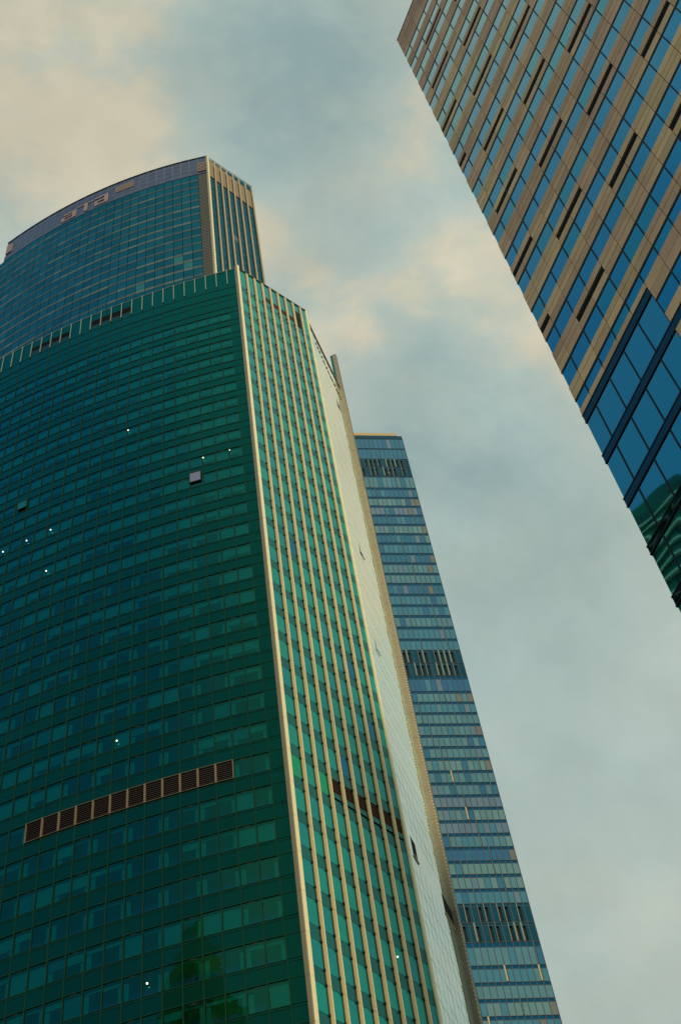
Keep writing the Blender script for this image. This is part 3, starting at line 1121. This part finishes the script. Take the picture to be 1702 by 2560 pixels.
f.box(cface, -5.5 * CW, -4.75 * CW, zC(1.7705), zC(1.772), 0.0, 0.25, 'c_light')
f.build('open_hatch', Ct)

# ================================================================== D: stone tower on the right
UD = 40.5
PD = pol(UD, 17.96)
DAZ = math.pi - 0.534
dface = flat_frame(PD, DAZ, 1)
Dt = thing('stone_tower', 'tan granite tower at upper right with deep blue window bands and dark frames', 'tower', (PD[0], PD[1], 0))


def zD(v):
    return Z0 + v * UD


MOD = 0.03757 * UD
J0 = 0.0260 * UD
joints = [0.0] + [J0 + MOD * i for i in range(30)]
SD = joints[-1]
mb = MB()
mb.prism([dface(0.12, -0.7), dface(SD, -0.7), dface(SD, -30), dface(0.12, -30)], 0, zD(3.57), 'd_joint', 'roof')
mb.build('core', Dt)
hd = [1.8805 + 0.1012 * n for n in range(0, 15)]      # regular heads
levels = [(1.7990, 0.030)] + [(h, 0.0450) for h in hd] + [(3.3784, 0.036), (3.4624, 0.036)]
nxt = [l[0] for l in levels[1:]] + [3.4990]
st, dw, fr_ = MB(), [], MB()
rng = random.Random(9)
GRO = (0.0, 0.36, 0.66, 1.0)
for li, ((h, wh), hn) in enumerate(zip(levels, nxt)):
    zt = zD(h)
    zb = zD(h - wh)
    nwh = levels[li + 1][1] if li + 1 < len(levels) else 0.0
    s_top = zD(hn - nwh) if li + 1 < len(levels) else zD(3.4990)
    n = li - 1
    slot0 = None
    if h > 1.85 and h < 3.34:
        slot0 = (2 - 3 * (n - 2)) % 7
    for i in range(len(joints) - 1):
        s0, s1 = joints[i], joints[i + 1]
        idx = i - 1                                  # module index measured from the first joint
        z_lo, z_hi = zt, s_top
        H = z_hi - z_lo
        gs = GRO if H > 1.6 else (0.0, 0.55, 1.0) if H > 0.9 else (0.0, 1.0)
        slot = slot0 is not None and ((idx - slot0) % 7 in (0, 1))
        for a_, c_ in zip(gs, gs[1:]):
            za, zc = z_lo + H * a_ + 0.028, z_lo + H * c_ - 0.028
            if slot and abs(a_ - 0.36) < 0.01:
                continue
            st.box(dface, s0 + 0.022, s1 - 0.022, za, zc, -0.5, 0.0, 'd_stone')
        if slot and ((idx - slot0) % 7 == 0 or i == 0):
            e1 = joints[min(i + 2, len(joints) - 1)] if (idx - slot0) % 7 == 0 else s1
            sl = MB()
            sl.box(dface, s0 + 0.02, e1 - 0.02, z_lo + H * 0.36 + 0.02, z_lo + H * 0.66 - 0.02, -0.5, -0.08, 'd_slot')
            for q in range(4):
                za = z_lo + H * 0.37 + q * H * 0.07
                sl.box(dface, s0 + 0.02, e1 - 0.02, za, za + 0.03, -0.08, -0.04, 'd_slot')
            sl.box(dface, s0 + 0.016, s0 + 0.05, z_lo + H * 0.36 + 0.02, z_lo + H * 0.66 - 0.02, -0.08, -0.02, 'd_frame')
            sl.build('ventilation_slot', Dt)
        # window: deep black head, partly soffit shade put into its colour, thin jambs
        fr_.box(dface, s0 + 0.002, s1 - 0.002, zt - 0.17, zt - 0.004, -0.4, -0.01, 'd_frame')
        fr_.box(dface, s1 - 0.035, s1 + 0.035, zb, zt - 0.17, -0.4, 0.0, 'd_frame')
        dark = (h > 1.85 and h < 1.9 and idx in (8, 9, 10)) 
        mt = 'd_slot' if dark else ('d_glass' if rng.random() < 0.7 else 'd_glass2')
        dw.append((li, i, s0 + 0.045, s1 - 0.045, zb + 0.02, zt - 0.17, mt))
# parapet: five thin stone courses
for q in range(5):
    za = zD(3.5000 + 0.0187 * q)
    for i in range(len(joints) - 1):
        st.box(dface, joints[i] + 0.022, joints[i + 1] - 0.022, za + 0.05, zD(3.5000 + 0.0187 * (q + 1)) - 0.09, -0.5, 0.0, 'd_stone')
    fr_.box(dface, 0.05, SD, zD(3.5000 + 0.0187 * (q + 1)) - 0.09, zD(3.5000 + 0.0187 * (q + 1)) + 0.05, -0.4, -0.02, 'd_frame')
fr_.box(dface, 0.0, SD, zD(3.5935) + 0.05, zD(3.5956) + 0.05, -0.6, 0.04, 'd_frame')
# zone below: short window strip, short stone, then tall lobby glazing
LS = joints[5]
for i in range(len(joints) - 1):
    s0, s1 = joints[i], joints[i + 1]
    if s0 < LS - 0.1:
        st.box(dface, s0 + 0.022, s1 - 0.022, zD(1.7577) + 0.02, zD(1.7715) , -0.5, 0.0, 'd_stone')
    else:
        st.box(dface, s0 + 0.022, s1 - 0.022, zD(1.7185) + 0.02, zD(1.7430), -0.5, 0.0, 'd_stone')
        st.box(dface, s0 + 0.022, s1 - 0.022, zD(1.7430) + 0.03, zD(1.7700) - 0.0, -0.5, 0.0, 'd_stone')
        fr_.box(dface, s0, s1, zD(1.7185) - 0.14, zD(1.7185), -0.4, -0.01, 'd_frame')
        fr_.box(dface, s1 - 0.035, s1 + 0.035, zD(1.676), zD(1.7185) - 0.14, -0.4, 0.0, 'd_frame')
        dw.append((-1, i, s0 + 0.045, s1 - 0.045, zD(1.680), zD(1.7185) - 0.14, 'd_glass'))
        st.box(dface, s0 + 0.022, s1 - 0.022, zD(1.6539) + 0.02, zD(1.678), -0.5, 0.0, 'd_stone')
        st.box(dface, s0 + 0.022, s1 - 0.022, zD(1.606), zD(1.6339) - 0.02, -0.5, 0.0, 'd_stone')
bands = [(1.7577, 1.7372), (1.6539, 1.6339), (1.5512, 1.5320), (1.4488, 1.4313), (1.3510, 1.3320), (1.2500, 1.2310), (1.1490, 1.1300)]
bnd = MB()
for bi, (t, bo) in enumerate(bands):
    a0 = 0.0
    a1 = LS if bi == 0 else SD
    bnd.box(dface, a0, a1, zD(bo) + 0.10, zD(t) - 0.10, -0.3, -0.02, 'd_band')
    fr_.box(dface, a0 - 0.02, a1, zD(t) - 0.10, zD(t), -0.4, 0.0, 'd_frame')
    fr_.box(dface, a0 - 0.02, a1, zD(bo), zD(bo) + 0.10, -0.4, 0.0, 'd_frame')
bnd.build('dark_glass_band', Dt)
lob = []
for (t, bo), (t2, bo2) in zip(bands, bands[1:] + [(0.02, 0)]):
    for i in range(len(joints) - 1):
        s0, s1 = joints[i], joints[i + 1]
        if bo > 1.65 and s0 > LS - 0.1:
            continue
        top = bo if not (bo > 1.6 and s0 > LS - 0.1) else 1.606
        lob.append((t, i, s0 + 0.04, s1 - 0.04, zD(t2) + 0.0, zD(top), 'd_lobby'))
        fr_.box(dface, s1 - 0.028, s1 + 0.028, zD(t2), zD(top), -0.4, -0.01, 'd_frame')
fr_.build('window_frames', Dt)
st.build('granite_cladding', Dt)
dvis = [w for w in dw if w[1] < 13]
dvis.sort(key=lambda w: (w[0] + (0 if w[1] < 9 else 1.0)))
inframe = []
for w in dvis:
    sfrac = w[2] / UD
    zfrac = (w[4] - Z0) / UD
    # right frame edge on this wall runs from s=.19 at z=1.63 to s=.45 at z=2.07 and on
    if sfrac < 0.19 + (zfrac - 1.63) * 0.60 + 0.01:
        inframe.append(w)
bigd = set(id(w) for w in inframe[:100])
dsp = MB()
for w in dw:
    t = MB() if id(w) in bigd else dsp
    t.box(dface, w[2], w[3], w[4], w[5], -0.3, -0.03, w[6])
    if id(w) in bigd:
        t.build('window', Dt)
dsp.build('window', Dt, kind='stuff')
lsp = MB()
for w in lob:
    viz = w[0] > 1.34 and w[1] < 6
    t = MB() if viz else lsp
    t.box(dface, w[2], w[3], w[4], w[5], -0.3, -0.05, w[6])
    if viz:
        t.build('lobby_window', Dt)
lsp.build('lobby_window', Dt, kind='stuff')

# ================================================================== neighbours outside the picture, mirrored in the glass
Nt = thing('ledged_tower', 'green tower with pale floor ledges, mirrored in the lower windows of the stone tower', 'tower', (-86, 40, 0))
nf_ = flat_frame((-86, 43), R(4), 1)
core, led = MB(), MB()
for k in range(61):
    z = k * 3.5
    for i in range(6):
        core.box(nf_, i * 3.6 + 0.1, i * 3.6 + 3.5, z + 0.6, z + 3.5, -18 if i in (0, 5) else -4, -0.1, 'n_green')
    led.box(nf_, -0.3, 21.9, z, z + 0.5, -18, 0.5, 'n_white')
core.box(nf_, 4, 17, 213, 220, -20, -3, 'n_green')
core.box(nf_, 8, 12, 220, 225, -16, -6, 'n_green')
core.build('green_glass_wall', Nt)
led.build('floor_ledges', Nt)

Gt = thing('spired_tower', 'gilded tower with a stepped pointed top, mirrored low in the curved green face', 'tower', (-50, -2, 0))
gc, gd = MB(), MB()
gf = flat_frame((-58, 2), R(115), -1)


def sq(c, w, z0, z1, mb, mt, rot=25, top=1.0):
    a = R(rot)
    pts = []
    for ww, z in ((w, z0), (w * top, z1)):
        for sx, sy in ((-1, -1), (1, -1), (1, 1), (-1, 1)):
            x, y = sx * ww, sy * ww
            pts.append((c[0] + x * math.cos(a) - y * math.sin(a), c[1] + x * math.sin(a) + y * math.cos(a), z))
    mb.hexa(pts, mt)


cc = (-50, -2)
for k in range(40):
    sq(cc, 9.0, k * 4.0 + 0.7, k * 4.0 + 4.0, gc, 'n_bronze')
    sq(cc, 9.2, k * 4.0, k * 4.0 + 0.7, gd, 'n_gold' if k % 2 else 'n_bronze')
for sx in (-1, -0.33, 0.33, 1):
    for sy in (-1, 1):
        a = R(25)
        for x, y in ((sx * 9.2, sy * 9.2), (sy * 9.2, sx * 9.2)):
            sq((cc[0] + x * math.cos(a) - y * math.sin(a), cc[1] + x * math.sin(a) + y * math.cos(a)), 0.4, 0, 161, gd, 'n_gold')
sq(cc, 7.5, 160, 165, gc, 'n_bronze')
sq(cc, 6.5, 165, 176, gd, 'n_gold', top=0.55)
sq(cc, 3.2, 176, 184, gc, 'n_bronze', top=0.1)
gc.build('bronze_glass_wall', Gt)
gd.build('gilded_piers', Gt)
